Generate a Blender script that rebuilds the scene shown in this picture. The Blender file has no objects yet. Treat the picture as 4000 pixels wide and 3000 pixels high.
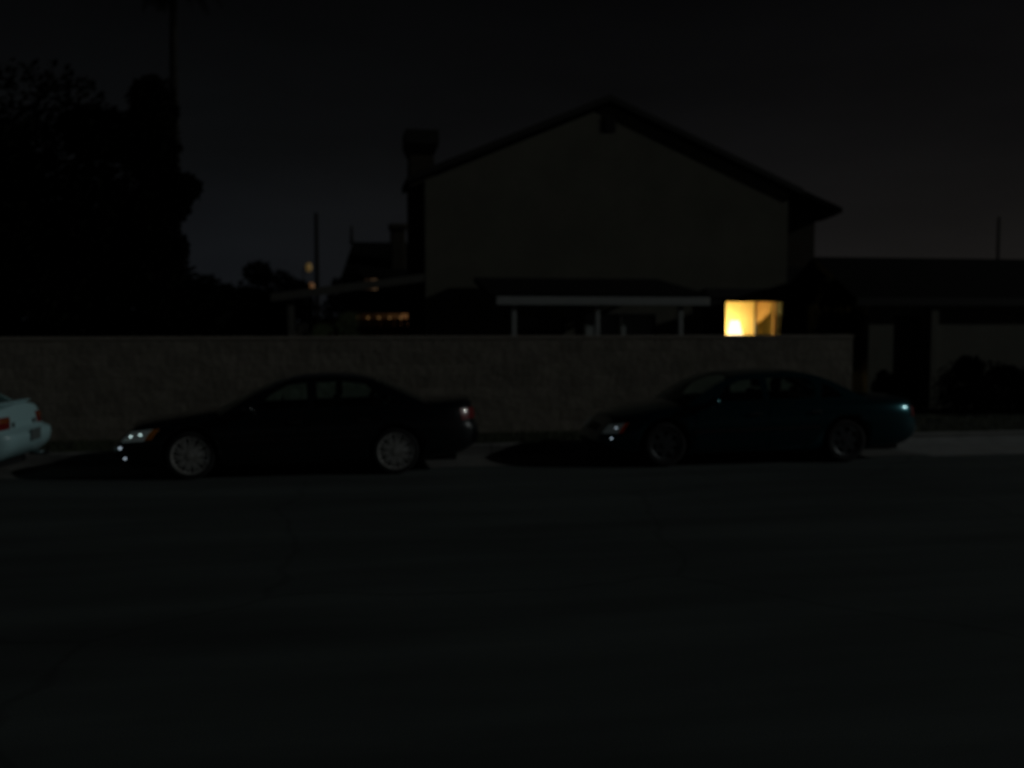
import bpy, bmesh, math, random
from mathutils import Vector, Matrix
random.seed(7)
sc = bpy.context.scene
COL = sc.collection
PI = math.pi
R = math.radians

# ------------------------------------------------------------------ materials
def mat(name, color, rough=0.8, metal=0.0, noise=0.0, nscale=6.0, bump=0.0, bscale=30.0,
        coat=0.0, coat_rough=0.05, emit=None, estr=0.0, spec=0.5, color2=None):
    m = bpy.data.materials.new(name); m.use_nodes = True
    nt = m.node_tree; b = nt.nodes['Principled BSDF']
    b.inputs['Base Color'].default_value = (*color, 1)
    b.inputs['Roughness'].default_value = rough
    b.inputs['Metallic'].default_value = metal
    b.inputs['Specular IOR Level'].default_value = spec
    b.inputs['Coat Weight'].default_value = coat
    b.inputs['Coat Roughness'].default_value = coat_rough
    if emit:
        b.inputs['Emission Color'].default_value = (*emit, 1)
        b.inputs['Emission Strength'].default_value = estr
    tc = nt.nodes.new('ShaderNodeTexCoord')
    if noise > 0 or color2:
        n = nt.nodes.new('ShaderNodeTexNoise'); n.inputs['Scale'].default_value = nscale
        n.inputs['Detail'].default_value = 6; n.inputs['Roughness'].default_value = 0.65
        nt.links.new(tc.outputs['Object'], n.inputs['Vector'])
        r = nt.nodes.new('ShaderNodeValToRGB')
        r.color_ramp.elements[0].position = 0.3; r.color_ramp.elements[1].position = 0.7
        lo = color2 if color2 else tuple(c*(1-noise) for c in color)
        hi = color if color2 else tuple(min(1, c*(1+noise)) for c in color)
        r.color_ramp.elements[0].color = (*lo, 1); r.color_ramp.elements[1].color = (*hi, 1)
        nt.links.new(n.outputs['Fac'], r.inputs['Fac'])
        nt.links.new(r.outputs['Color'], b.inputs['Base Color'])
    if bump > 0:
        n2 = nt.nodes.new('ShaderNodeTexNoise'); n2.inputs['Scale'].default_value = bscale
        n2.inputs['Detail'].default_value = 5
        nt.links.new(tc.outputs['Object'], n2.inputs['Vector'])
        bp = nt.nodes.new('ShaderNodeBump'); bp.inputs['Strength'].default_value = bump
        bp.inputs['Distance'].default_value = 0.02
        nt.links.new(n2.outputs['Fac'], bp.inputs['Height'])
        nt.links.new(bp.outputs['Normal'], b.inputs['Normal'])
    return m

def glass_mat(name, tint, refl=0.06, rough=0.02):
    m = bpy.data.materials.new(name); m.use_nodes = True
    nt = m.node_tree; nt.nodes.clear()
    o = nt.nodes.new('ShaderNodeOutputMaterial'); mx = nt.nodes.new('ShaderNodeMixShader')
    t = nt.nodes.new('ShaderNodeBsdfTransparent'); t.inputs['Color'].default_value = (*tint, 1)
    g = nt.nodes.new('ShaderNodeBsdfGlossy'); g.inputs['Roughness'].default_value = rough
    g.inputs['Color'].default_value = (0.9, 1, 1, 1)
    f = nt.nodes.new('ShaderNodeFresnel'); f.inputs['IOR'].default_value = 1.45
    nt.links.new(f.outputs[0], mx.inputs['Fac'])
    nt.links.new(t.outputs[0], mx.inputs[1]); nt.links.new(g.outputs[0], mx.inputs[2])
    nt.links.new(mx.outputs[0], o.inputs['Surface'])
    return m

def block_mat(name):
    """split-face concrete block: courses, mortar, rough faces"""
    m = bpy.data.materials.new(name); m.use_nodes = True
    nt = m.node_tree; b = nt.nodes['Principled BSDF']; b.inputs['Roughness'].default_value = 0.95
    b.inputs['Specular IOR Level'].default_value = 0.1
    tc = nt.nodes.new('ShaderNodeTexCoord'); mp = nt.nodes.new('ShaderNodeMapping')
    mp.inputs['Rotation'].default_value = (R(90), 0, 0)
    nt.links.new(tc.outputs['Object'], mp.inputs['Vector'])
    br = nt.nodes.new('ShaderNodeTexBrick')
    br.inputs['Scale'].default_value = 1.0
    br.inputs['Brick Width'].default_value = 0.405; br.inputs['Row Height'].default_value = 0.2
    br.inputs['Mortar Size'].default_value = 0.007; br.inputs['Mortar Smooth'].default_value = 0.4
    br.inputs['Color1'].default_value = (0.295, 0.266, 0.222, 1); br.inputs['Color2'].default_value = (0.225, 0.202, 0.17, 1)
    br.inputs['Mortar'].default_value = (0.20, 0.175, 0.145, 1)
    nt.links.new(mp.outputs[0], br.inputs['Vector'])
    n = nt.nodes.new('ShaderNodeTexNoise'); n.inputs['Scale'].default_value = 2.2; n.inputs['Detail'].default_value = 8
    n.inputs['Roughness'].default_value = 0.7
    nt.links.new(tc.outputs['Object'], n.inputs['Vector'])
    r = nt.nodes.new('ShaderNodeMapRange'); r.inputs[1].default_value = .3; r.inputs[2].default_value = .7
    r.inputs[3].default_value = .75; r.inputs[4].default_value = 1.15
    nt.links.new(n.outputs['Fac'], r.inputs[0])
    mul = nt.nodes.new('ShaderNodeVectorMath'); mul.operation = 'SCALE'
    nt.links.new(br.outputs['Color'], mul.inputs[0]); nt.links.new(r.outputs[0], mul.inputs['Scale'])
    nt.links.new(mul.outputs[0], b.inputs['Base Color'])
    n2 = nt.nodes.new('ShaderNodeTexNoise'); n2.inputs['Scale'].default_value = 9; n2.inputs['Detail'].default_value = 6
    nt.links.new(tc.outputs['Object'], n2.inputs['Vector'])
    ad = nt.nodes.new('ShaderNodeMath'); ad.operation = 'SUBTRACT'
    nt.links.new(n2.outputs['Fac'], ad.inputs[0]); nt.links.new(br.outputs['Fac'], ad.inputs[1])
    bp = nt.nodes.new('ShaderNodeBump'); bp.inputs['Strength'].default_value = 0.5; bp.inputs['Distance'].default_value = 0.025
    nt.links.new(ad.outputs[0], bp.inputs['Height']); nt.links.new(bp.outputs[0], b.inputs['Normal'])
    return m

def asphalt_mat(name):
    m = bpy.data.materials.new(name); m.use_nodes = True
    nt = m.node_tree; b = nt.nodes['Principled BSDF']; b.inputs['Roughness'].default_value = 0.85
    b.inputs['Specular IOR Level'].default_value = 0.2
    tc = nt.nodes.new('ShaderNodeTexCoord')
    def noise(scale, det, vec=None):
        n = nt.nodes.new('ShaderNodeTexNoise'); n.inputs['Scale'].default_value = scale; n.inputs['Detail'].default_value = det
        nt.links.new(vec if vec else tc.outputs['Object'], n.inputs['Vector']); return n
    mp = nt.nodes.new('ShaderNodeMapping'); mp.inputs['Scale'].default_value = (0.25, 1.4, 1)
    nt.links.new(tc.outputs['Object'], mp.inputs['Vector'])
    a = noise(0.9, 5, mp.outputs[0]); g = noise(160, 3)
    ra = nt.nodes.new('ShaderNodeMapRange'); ra.inputs[1].default_value = .3; ra.inputs[2].default_value = .7
    ra.inputs[3].default_value = .66; ra.inputs[4].default_value = 1.2
    nt.links.new(a.outputs['Fac'], ra.inputs[0])
    rg = nt.nodes.new('ShaderNodeMapRange'); rg.inputs[1].default_value = .3; rg.inputs[2].default_value = .7
    rg.inputs[3].default_value = .6; rg.inputs[4].default_value = 1.4
    nt.links.new(g.outputs['Fac'], rg.inputs[0])
    # tar-sealed cracks
    v = nt.nodes.new('ShaderNodeTexVoronoi'); v.feature = 'DISTANCE_TO_EDGE'; v.inputs['Scale'].default_value = 0.22
    w = noise(0.6, 4); mixv = nt.nodes.new('ShaderNodeVectorMath'); mixv.operation = 'ADD'
    nt.links.new(tc.outputs['Object'], mixv.inputs[0]); nt.links.new(w.outputs['Color'], mixv.inputs[1])
    nt.links.new(mixv.outputs[0], v.inputs['Vector'])
    rc = nt.nodes.new('ShaderNodeMapRange'); rc.inputs[1].default_value = 0.002; rc.inputs[2].default_value = 0.009
    rc.inputs[3].default_value = .78; rc.inputs[4].default_value = 1.0
    nt.links.new(v.outputs['Distance'], rc.inputs[0])
    m1 = nt.nodes.new('ShaderNodeMath'); m1.operation = 'MULTIPLY'; nt.links.new(ra.outputs[0], m1.inputs[0]); nt.links.new(rg.outputs[0], m1.inputs[1])
    m2 = nt.nodes.new('ShaderNodeMath'); m2.operation = 'MULTIPLY'; nt.links.new(m1.outputs[0], m2.inputs[0]); nt.links.new(rc.outputs[0], m2.inputs[1])
    sc_ = nt.nodes.new('ShaderNodeVectorMath'); sc_.operation = 'SCALE'; sc_.inputs[0].default_value = (0.064, 0.074, 0.072)
    nt.links.new(m2.outputs[0], sc_.inputs['Scale']); nt.links.new(sc_.outputs[0], b.inputs['Base Color'])
    bp = nt.nodes.new('ShaderNodeBump'); bp.inputs['Strength'].default_value = 0.4; bp.inputs['Distance'].default_value = 0.004
    nt.links.new(g.outputs['Fac'], bp.inputs['Height']); nt.links.new(bp.outputs[0], b.inputs['Normal'])
    return m

M = {}
M['asphalt'] = asphalt_mat('asphalt')
M['concrete'] = mat('concrete', (.27, .265, .25), .9, noise=.22, nscale=3, bump=.3, bscale=60)
def jointed(name, color):
    m = mat(name, color, .9, noise=.30, nscale=1.7, bump=.3, bscale=60)
    nt = m.node_tree; b = nt.nodes['Principled BSDF']; src = b.inputs['Base Color'].links[0].from_socket
    tc = nt.nodes.new('ShaderNodeTexCoord'); sp = nt.nodes.new('ShaderNodeSeparateXYZ'); nt.links.new(tc.outputs['Object'], sp.inputs[0])
    d = nt.nodes.new('ShaderNodeMath'); d.operation = 'DIVIDE'; d.inputs[1].default_value = 2.4; nt.links.new(sp.outputs['X'], d.inputs[0])
    f = nt.nodes.new('ShaderNodeMath'); f.operation = 'FRACT'; nt.links.new(d.outputs[0], f.inputs[0])
    g = nt.nodes.new('ShaderNodeMath'); g.operation = 'GREATER_THAN'; g.inputs[1].default_value = .007; nt.links.new(f.outputs[0], g.inputs[0])
    q = nt.nodes.new('ShaderNodeMapRange'); q.inputs[3].default_value = .35; nt.links.new(g.outputs[0], q.inputs[0])
    v = nt.nodes.new('ShaderNodeVectorMath'); v.operation = 'SCALE'; nt.links.new(src, v.inputs[0]); nt.links.new(q.outputs[0], v.inputs['Scale'])
    nt.links.new(v.outputs[0], b.inputs['Base Color']); return m
M['gutter'] = jointed('gutter_concrete', (.115, .113, .105))
M['kerb'] = jointed('kerb_concrete', (.15, .147, .14))
M['lamp_pool'] = mat('lamplit_concrete', (.21, .214, .21), .9, noise=.18, nscale=2.5, bump=.3, bscale=60)  # paler concrete, the street lamp's brighter pool put into its colour
M['soil'] = mat('soil', (.06, .05, .035), .95, noise=.3, nscale=2, bump=.4)
M['grass'] = mat('grass', (.032, .040, .016), .9, noise=.4, nscale=5)
M['turf'] = mat('turf', (.022, .028, .012), .95, noise=.4, nscale=1.5, bump=.5, bscale=40)
M['block'] = block_mat('split_face_block')
M['cap'] = mat('wall_cap', (.25, .22, .185), .9, noise=.15, nscale=5, bump=.2)
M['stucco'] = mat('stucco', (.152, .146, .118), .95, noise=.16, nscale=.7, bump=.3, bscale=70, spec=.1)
M['stucco_dark'] = mat('stucco_shaded', (.06, .052, .04), .95, noise=.12, nscale=2, bump=.3, bscale=70, spec=.1)  # darker stucco copy with shade included in the colour
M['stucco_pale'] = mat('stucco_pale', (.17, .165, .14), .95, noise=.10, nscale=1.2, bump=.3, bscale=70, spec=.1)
M['shingle'] = mat('shingles', (.006, .0055, .005), .95, noise=.3, nscale=8, bump=.5, bscale=25, spec=.1)
M['trim_dark'] = mat('dark_trim', (.012, .010, .008), .8, noise=.2)
M['white_trim'] = mat('white_paint', (.36, .375, .37), .6, noise=.08, nscale=4)
M['dull_trim'] = mat('dull_paint', (.10, .095, .083), .7, noise=.1, nscale=4)
M['wood'] = mat('dark_wood', (.05, .032, .02), .7, noise=.3, nscale=5)
M['bark'] = mat('bark', (.010, .008, .006), .95, noise=.4, nscale=8, bump=.5)
M['leaf_dark'] = mat('leaf_dark', (.003, .0035, .002), .9, noise=.5, nscale=1.0, spec=.05)
M['leaf'] = mat('leaf', (.03, .035, .014), .85, noise=.5, nscale=1.5, spec=.1)
M['leaf_glow'] = mat('leaf_glow', (.2, .26, .12), .8, noise=.5, nscale=3, spec=.1, emit=(.7, .9, .5), estr=.0022)  # faint emission stands for light from an unseen lamp on the leaves
M['black'] = mat('dark_void', (.004, .004, .004), .9)
M['rubber'] = mat('rubber', (.010, .010, .010), .85, noise=.2, bump=.1)
M['plastic'] = mat('black_plastic', (.012, .012, .013), .5)
M['rim_bright'] = mat('polished_alloy', (.80, .75, .66), .22, metal=.5, coat=1, noise=.5, nscale=11)  # strong tone variation stands in for glints on the rims
M['rim_dark'] = mat('grey_hubcap', (.07, .075, .08), .45, metal=.5, noise=.1)
M['chrome'] = mat('chrome', (.75, .78, .8), .08, metal=1)
M['reflector'] = mat('headlight_reflector', (.6, .68, .68), .30, metal=.7, coat=1)
def faceted(name, color):
    m = mat(name, color, .12, metal=.9, coat=1, coat_rough=.02)
    nt = m.node_tree; b = nt.nodes['Principled BSDF']; tc = nt.nodes.new('ShaderNodeTexCoord')
    v = nt.nodes.new('ShaderNodeTexVoronoi'); v.inputs['Scale'].default_value = 26
    nt.links.new(tc.outputs['Object'], v.inputs['Vector'])
    bp = nt.nodes.new('ShaderNodeBump'); bp.inputs['Strength'].default_value = .9; bp.inputs['Distance'].default_value = .012
    nt.links.new(v.outputs['Distance'], bp.inputs['Height']); nt.links.new(bp.outputs[0], b.inputs['Normal'])
    return m
M['reflector'] = faceted('headlight_reflector', (.75, .85, .85))
_b = M['reflector'].node_tree.nodes['Principled BSDF']; _b.inputs['Emission Color'].default_value = (.8, 1, .97, 1); _b.inputs['Emission Strength'].default_value = .018  # headlights are off; emission imitates street light caught in them
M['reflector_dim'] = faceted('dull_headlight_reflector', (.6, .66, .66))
_b = M['reflector_dim'].node_tree.nodes['Principled BSDF']; _b.inputs['Emission Color'].default_value = (.8, 1, 1, 1); _b.inputs['Emission Strength'].default_value = .009  # same painted glow, weaker, on unlit headlights
M['glint'] = mat('painted_glint', (.8, .85, .85), .1, metal=1, emit=(.75, 1, 1), estr=1.6)  # self-lit spot painting a lamp reflection, not a lamp
M['glint_dim'] = mat('painted_glint_small', (.8, .85, .85), .1, metal=1, emit=(.7, .85, 1), estr=.7)  # weaker self-lit spot for painted reflections
M['amber'] = mat('amber_lens', (.4, .14, .01), .3, coat=1, emit=(.8, .25, .01), estr=.006)  # unlit lens, slight glow imitates reflected street light
M['amber_red'] = mat('orange_lens', (.3, .04, .01), .3, coat=1, emit=(.9, .08, .01), estr=.009)  # unlit lens with reflected light painted in as emission
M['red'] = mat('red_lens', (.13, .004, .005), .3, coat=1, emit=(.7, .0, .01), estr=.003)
M['red_dim'] = mat('dim_red_lens', (.16, .006, .006), .35, coat=1)
M['orange_lens'] = mat('orange_lamp_lens', (.22, .05, .008), .35, coat=1)
M['paint_black'] = mat('black_paint', (.0025, .005, .006), .25, coat=1, coat_rough=.03)
M['paint_teal'] = mat('teal_metallic_paint', (.007, .085, .105), .23, metal=.85, coat=1, coat_rough=.14)
M['paint_white'] = mat('white_paint_car', (.34, .53, .555), .4, coat=.6, coat_rough=.08)
M['glass'] = glass_mat('car_glass', (.86, .95, .93))
M['pane'] = glass_mat('window_glass', (.95, .93, .9))
M['dark_pane'] = mat('dark_window_glass', (.006, .007, .008), .08, spec=.6)
M['seat'] = mat('seat_cloth', (.02, .02, .02), .9)
M['plate'] = mat('plate_metal', (.10, .12, .12), .5)

# ------------------------------------------------------------------ mesh helpers
def link(name, bm, material, parent=None, smooth=False, bev=0.0, solid=0.0):
    me = bpy.data.meshes.new(name)
    bm.normal_update(); bm.to_mesh(me); bm.free()
    if isinstance(material, (list, tuple)):
        for q in material: me.materials.append(q)
    else: me.materials.append(material)
    if smooth:
        for p in me.polygons: p.use_smooth = True
    o = bpy.data.objects.new(name, me); COL.objects.link(o)
    if parent: o.parent = parent
    if solid:
        md = o.modifiers.new('solid', 'SOLIDIFY'); md.thickness = solid; md.offset = -1
    if bev:
        md = o.modifiers.new('bev', 'BEVEL'); md.width = bev; md.segments = 2; md.limit_method = 'ANGLE'
    return o

def tag(o, label=None, cat=None, group=None, kind=None):
    if label: o['label'] = label
    if cat: o['category'] = cat
    if group: o['group'] = group
    if kind: o['kind'] = kind
    return o

def thing(name, label, cat, loc=(0, 0, 0), rz=0, group=None):
    o = bpy.data.objects.new(name, None); COL.objects.link(o); o.empty_display_size = .3
    o.location = loc; o.rotation_euler = (0, 0, rz)
    return tag(o, label, cat, group)

def box(bm, x0, x1, y0, y1, z0, z1):
    v = [bm.verts.new(p) for p in ((x0,y0,z0),(x1,y0,z0),(x1,y1,z0),(x0,y1,z0),(x0,y0,z1),(x1,y0,z1),(x1,y1,z1),(x0,y1,z1))]
    for f in ((0,3,2,1),(4,5,6,7),(0,1,5,4),(1,2,6,5),(2,3,7,6),(3,0,4,7)): bm.faces.new([v[i] for i in f])
    return bm
def B(*a):
    bm = bmesh.new()
    if isinstance(a[0], (tuple, list)):
        for q in a: box(bm, *q)
    else: box(bm, *a)
    return bm
def hexa(bm, P):
    v = [bm.verts.new(p) for p in P]
    for f in ((0,3,2,1),(4,5,6,7),(0,1,5,4),(1,2,6,5),(2,3,7,6),(3,0,4,7)): bm.faces.new([v[i] for i in f])
    bmesh.ops.recalc_face_normals(bm, faces=bm.faces)
    return bm
def tube(bm, p0, p1, r0, r1=None, n=12, cap=True):
    p0 = Vector(p0); p1 = Vector(p1); r1 = r0 if r1 is None else r1
    d = (p1-p0).normalized(); a = d.orthogonal().normalized(); b = d.cross(a)
    A = [bm.verts.new(p0+(a*math.cos(2*PI*i/n)+b*math.sin(2*PI*i/n))*r0) for i in range(n)]
    C = [bm.verts.new(p1+(a*math.cos(2*PI*i/n)+b*math.sin(2*PI*i/n))*r1) for i in range(n)]
    for i in range(n): bm.faces.new((A[i], A[(i+1)%n], C[(i+1)%n], C[i]))
    if cap: bm.faces.new(A[::-1]); bm.faces.new(C)
    return bm
def lathe_y(bm, prof, n=48, y0=0):
    """profile of (radius, y) turned round the local Y axis"""
    rings = []
    for r, y in prof:
        rings.append([bm.verts.new((r*math.cos(2*PI*i/n), y0+y, r*math.sin(2*PI*i/n))) for i in range(n)])
    for a, b in zip(rings, rings[1:]):
        for i in range(n): bm.faces.new((a[i], a[(i+1)%n], b[(i+1)%n], b[i]))
    return bm
def fill2d(loops):
    """flat polygon in XZ (y=0) with holes"""
    bm = bmesh.new(); ed = []
    for lp in loops:
        vs = [bm.verts.new((x, 0, z)) for x, z in lp]
        for i in range(len(vs)): ed.append(bm.edges.new((vs[i], vs[(i+1)%len(vs)])))
    bmesh.ops.triangle_fill(bm, edges=ed, use_beauty=True, use_dissolve=False)
    for f in bm.faces:
        f.normal_update()
        if f.normal.y > 0: f.normal_flip()
    return bm
def subdiv_loop(lp, d=0.06):
    out = []
    for i in range(len(lp)):
        a = lp[i]; b = lp[(i+1) % len(lp)]
        n = max(1, int(math.hypot(b[0]-a[0], b[1]-a[1])/d))
        for k in range(n): out.append((a[0]+(b[0]-a[0])*k/n, a[1]+(b[1]-a[1])*k/n))
    return out
def rect(x0, x1, z0, z1): return [(x0, z0), (x1, z0), (x1, z1), (x0, z1)]
def smooth_curve(pts, x):
    """monotone-ish Catmull-Rom interpolation of (x, value) points"""
    if x <= pts[0][0]: return pts[0][1]
    if x >= pts[-1][0]: return pts[-1][1]
    for i in range(len(pts)-1):
        if x <= pts[i+1][0]:
            x1, y1 = pts[i]; x2, y2 = pts[i+1]
            x0, y0 = pts[i-1] if i else (2*x1-x2, 2*y1-y2)
            x3, y3 = pts[i+2] if i+2 < len(pts) else (2*x2-x1, 2*y2-y1)
            m1 = (y2-y0)/(x2-x0)*(x2-x1); m2 = (y3-y1)/(x3-x1)*(x2-x1)
            t = (x-x1)/(x2-x1)
            return (2*t**3-3*t*t+1)*y1+(t**3-2*t*t+t)*m1+(-2*t**3+3*t*t)*y2+(t**3-t*t)*m2

# ------------------------------------------------------------------ camera
cam = bpy.data.cameras.new('camera'); co = bpy.data.objects.new('camera', cam); COL.objects.link(co)
co.location = (0, 0, 2.08); co.rotation_euler = (R(90-3.62), 0, R(-10.1))
cam.sensor_width = 36; cam.lens = 36*2151/2212; cam.clip_start = .1; cam.clip_end = 3000
cam.dof.use_dof = True; cam.dof.focus_distance = 3.6; cam.dof.aperture_fstop = 1.6
sc.camera = co

# ------------------------------------------------------------------ world and light
w = bpy.data.worlds.new('World'); sc.world = w; w.use_nodes = True
nt = w.node_tree; bg = nt.nodes['Background']
tc = nt.nodes.new('ShaderNodeTexCoord'); sp = nt.nodes.new('ShaderNodeSeparateXYZ')
nt.links.new(tc.outputs['Generated'], sp.inputs[0])
def ramp(stops):
    r = nt.nodes.new('ShaderNodeValToRGB'); e = r.color_ramp.elements
    while len(e) > 1: e.remove(e[-1])
    e[0].position = stops[0][0]; e[0].color = (*stops[0][1], 1)
    for p, c in stops[1:]:
        q = e.new(p); q.color = (*c, 1)
    nt.links.new(sp.outputs['Z'], r.inputs['Fac']); return r
# city glow: teal-grey low on the left, brownish low on the right, near black overhead
rl = ramp([(0, (.0062, .0070, .0083)), (.06, (.0057, .0065, .0077)), (.16, (.0030, .0033, .0036)), (.30, (.0015, .0016, .0018)), (.5, (.0009, .0010, .0011)), (1, (.0006, .0006, .0008))])
rr = ramp([(0, (.0092, .0082, .0076)), (.06, (.0080, .0074, .0070)), (.16, (.0044, .0042, .0043)), (.30, (.0019, .0019, .0021)), (.5, (.0010, .0010, .0012)), (1, (.0006, .0006, .0008))])
mr = nt.nodes.new('ShaderNodeMapRange'); mr.inputs[1].default_value = -.1; mr.inputs[2].default_value = .55
nt.links.new(sp.outputs['X'], mr.inputs[0])
mx = nt.nodes.new('ShaderNodeMixRGB'); nt.links.new(mr.outputs[0], mx.inputs['Fac'])
nt.links.new(rl.outputs[0], mx.inputs[1]); nt.links.new(rr.outputs[0], mx.inputs[2])
cn = nt.nodes.new('ShaderNodeTexNoise'); cn.inputs['Scale'].default_value = 3.5; cn.inputs['Detail'].default_value = 5
cm = nt.nodes.new('ShaderNodeMapping'); cm.inputs['Scale'].default_value = (1, 1, 3.5); nt.links.new(tc.outputs['Generated'], cm.inputs['Vector']); nt.links.new(cm.outputs[0], cn.inputs['Vector'])
cr = nt.nodes.new('ShaderNodeMapRange'); cr.inputs[1].default_value = .3; cr.inputs[2].default_value = .7; cr.inputs[3].default_value = .82; cr.inputs[4].default_value = 1.16
nt.links.new(cn.outputs['Fac'], cr.inputs[0])
cs = nt.nodes.new('ShaderNodeVectorMath'); cs.operation = 'SCALE'; nt.links.new(mx.outputs[0], cs.inputs[0]); nt.links.new(cr.outputs[0], cs.inputs['Scale'])
nt.links.new(cs.outputs[0], bg.inputs['Color']); bg.inputs['Strength'].default_value = 1.0

sun = bpy.data.lights.new('street_light_glow', 'SUN'); so = bpy.data.objects.new('street_light_glow', sun); COL.objects.link(so)
SUN_DIR = Vector((-.89, .20, -.365)).normalized()
so.rotation_euler = SUN_DIR.to_track_quat('-Z', 'Y').to_euler()
so.location = (30, -5, 14)
sun.energy = .30; sun.angle = R(.9); sun.color = (.93, 1.0, .97)

# ------------------------------------------------------------------ ground
def sheet(name, x0, x1, y0, y1, z, m):
    bm = bmesh.new(); v = [bm.verts.new(p) for p in ((x0,y0,z),(x1,y0,z),(x1,y1,z),(x0,y1,z))]; bm.faces.new(v)
    o = link(name, bm, m); tag(o, kind='structure'); return o
sheet('ground', -1200, 1200, -1200, 1200, -.02, M['soil'])
sheet('road', -300, 300, .8, 14.0, 0, M['asphalt'])
sheet('gutter', -300, 300, 14.0, 15.36, .004, M['gutter'])
o = link('kerb', B(-120, 120, 15.36, 15.52, -.01, .15), M['kerb'], bev=.02); tag(o, kind='structure')
o = link('near_kerb', B(-120, 120, .64, .8, -.01, .15), M['concrete'], bev=.02); tag(o, kind='structure')
o = link('near_pavement', B(-120, 120, -1.6, .64, -.01, .146), M['concrete']); tag(o, kind='structure')
o = link('verge', B(-120, 120, 15.52, 19.4, -.01, .14), M['turf']); tag(o, kind='structure')
o = link('yard', B(-120, 120, 19.4, 120, -.01, .15), M['soil']); tag(o, kind='structure')
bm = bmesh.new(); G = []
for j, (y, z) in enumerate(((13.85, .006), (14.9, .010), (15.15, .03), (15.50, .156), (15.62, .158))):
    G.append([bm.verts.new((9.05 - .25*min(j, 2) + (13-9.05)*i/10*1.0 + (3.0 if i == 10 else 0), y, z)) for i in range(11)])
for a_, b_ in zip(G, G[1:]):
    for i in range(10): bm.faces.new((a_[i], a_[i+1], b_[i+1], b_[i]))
tag(link('lamp_pool_ramp', bm, M['lamp_pool']), kind='structure')  # added ramp, its pale colour stands for stronger lamp light here
# grass blades on the verge and on the neighbour's lawn
bm = bmesh.new()
for i in range(30000):
    x = random.uniform(-10, 19)
    y = random.uniform(15.55, 16.96) if x < 9.6 else random.uniform(15.55, 20.0)
    h = random.uniform(.03, .075); a = random.uniform(0, PI); l = random.uniform(-.02, .02)
    dx = math.cos(a)*.006; dy = math.sin(a)*.006
    z = .138
    v = [bm.verts.new((x-dx, y-dy, z)), bm.verts.new((x+dx, y+dy, z)), bm.verts.new((x+l, y+l, z+h))]
    bm.faces.new(v)
o = link('grass', bm, M['grass']); tag(o, 'short patchy green grass between the kerb and the block wall', 'grass', kind='stuff')

# ------------------------------------------------------------------ block wall
t = thing('block_wall', 'long tan split-face concrete block wall behind the parked cars', 'wall', (-2, 17, .14))
wl = link('wall', B(-12, 11.42, 0, .2, 0, 1.62), M['block'], t)
cp = link('cap', B(-12, 11.43, -.006, .206, 1.621, 1.685), M['cap'], t, bev=.01)

# ------------------------------------------------------------------ two-storey house
H = thing('two_storey_house', 'tall two-storey stucco house with a wide gable and one brightly lit window', 'house', (6.6, 23.5, .15))
def hp(name, bm, m, parent=H, **k):
    for v in bm.verts: v.co -= Vector((6.6, 23.5, .15))
    return link(name, bm, m, parent, **k)
x0, x1, xa = 2.12, 11.19, 6.55
slope = .423
def roof_z(x): return 7.49 - slope*abs(x-xa)
WX0, WX1, WZ0, WZ1 = 9.56, 11.06, 1.25, 2.58   # lit window
outer = [(x0, .15), (x1, .15), (x1, roof_z(x1)-.26), (xa, roof_z(xa)-.26), (x0, roof_z(x0)-.26)]
holes = [rect(WX0, WX1, WZ0, WZ1), rect(4.35, 5.45, 1.0, 2.14), rect(6.0, 7.75, .3, 2.25)]
bm = fill2d([subdiv_loop(outer, 1.0)]+holes)
for v in bm.verts: v.co.y = 23.5
hp('front_wall', bm, M['stucco'], solid=.18)
hp('side_wall', B((x0+.001, x0+.18, 23.69, 25.4, .15, roof_z(x0)-.28), (x1-.18, x1-.001, 23.69, 25.4, .15, roof_z(x1)-.28), (x0+.18, x1-.18, 25.22, 25.4, .15, 5.05), (3.6, 3.8, 25.42, 33.8, .15, 5.6), (9.4, 9.6, 25.42, 33.8, .15, 5.6), (3.6, 9.6, 33.82, 34, .15, 5.6)), M['stucco'])
# gable roof slabs with front overhang
bm = bmesh.new()
for s in (-1, 1):
    ex = xa + s*(4.83 if s < 0 else 4.98)
    hexa(bm, [(xa, 23.43, roof_z(xa)-.17), (ex, 23.43, roof_z(ex)-.17), (ex, 25.5, roof_z(ex)-.17), (xa, 25.5, roof_z(xa)-.17),
              (xa, 23.43, roof_z(xa)+.0), (ex, 23.43, roof_z(ex)), (ex, 25.5, roof_z(ex)), (xa, 25.5, roof_z(xa))])
for s in (-1, 1):
    ex = xa + s*3.2
    hexa(bm, [(xa, 25.503, roof_z(xa)-.17), (ex, 25.503, roof_z(ex)-.17), (ex, 34.4, roof_z(ex)-.17), (xa, 34.4, roof_z(xa)-.17),
              (xa, 25.503, roof_z(xa)), (ex, 25.503, roof_z(ex)), (ex, 34.4, roof_z(ex)), (xa, 34.4, roof_z(xa))])
rf = hp('roof', bm, M['shingle'])
bm = bmesh.new()
for s in (-1, 1):
    ex = xa + s*(4.84 if s < 0 else 4.99)
    hexa(bm, [(xa, 23.385, roof_z(xa)-.15), (ex, 23.385, roof_z(ex)-.15), (ex, 23.427, roof_z(ex)-.15), (xa, 23.427, roof_z(xa)-.15),
              (xa, 23.385, roof_z(xa)-.01), (ex, 23.385, roof_z(ex)-.01), (ex, 23.427, roof_z(ex)-.01), (xa, 23.427, roof_z(xa)-.01)])
hp('barge_board', bm, M['trim_dark'])
# gable vent with louvres
bm = B(6.44, 6.72, 23.48, 23.498, 6.62, 7.0)
vt = hp('gable_vent', bm, M['trim_dark'])
bm = bmesh.new()
for i in range(7): box(bm, 6.46, 6.70, 23.465, 23.476, 6.64+i*.05, 6.665+i*.05)
hp('louvre', bm, M['trim_dark'], vt).location = (0, 0, 0)
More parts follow.
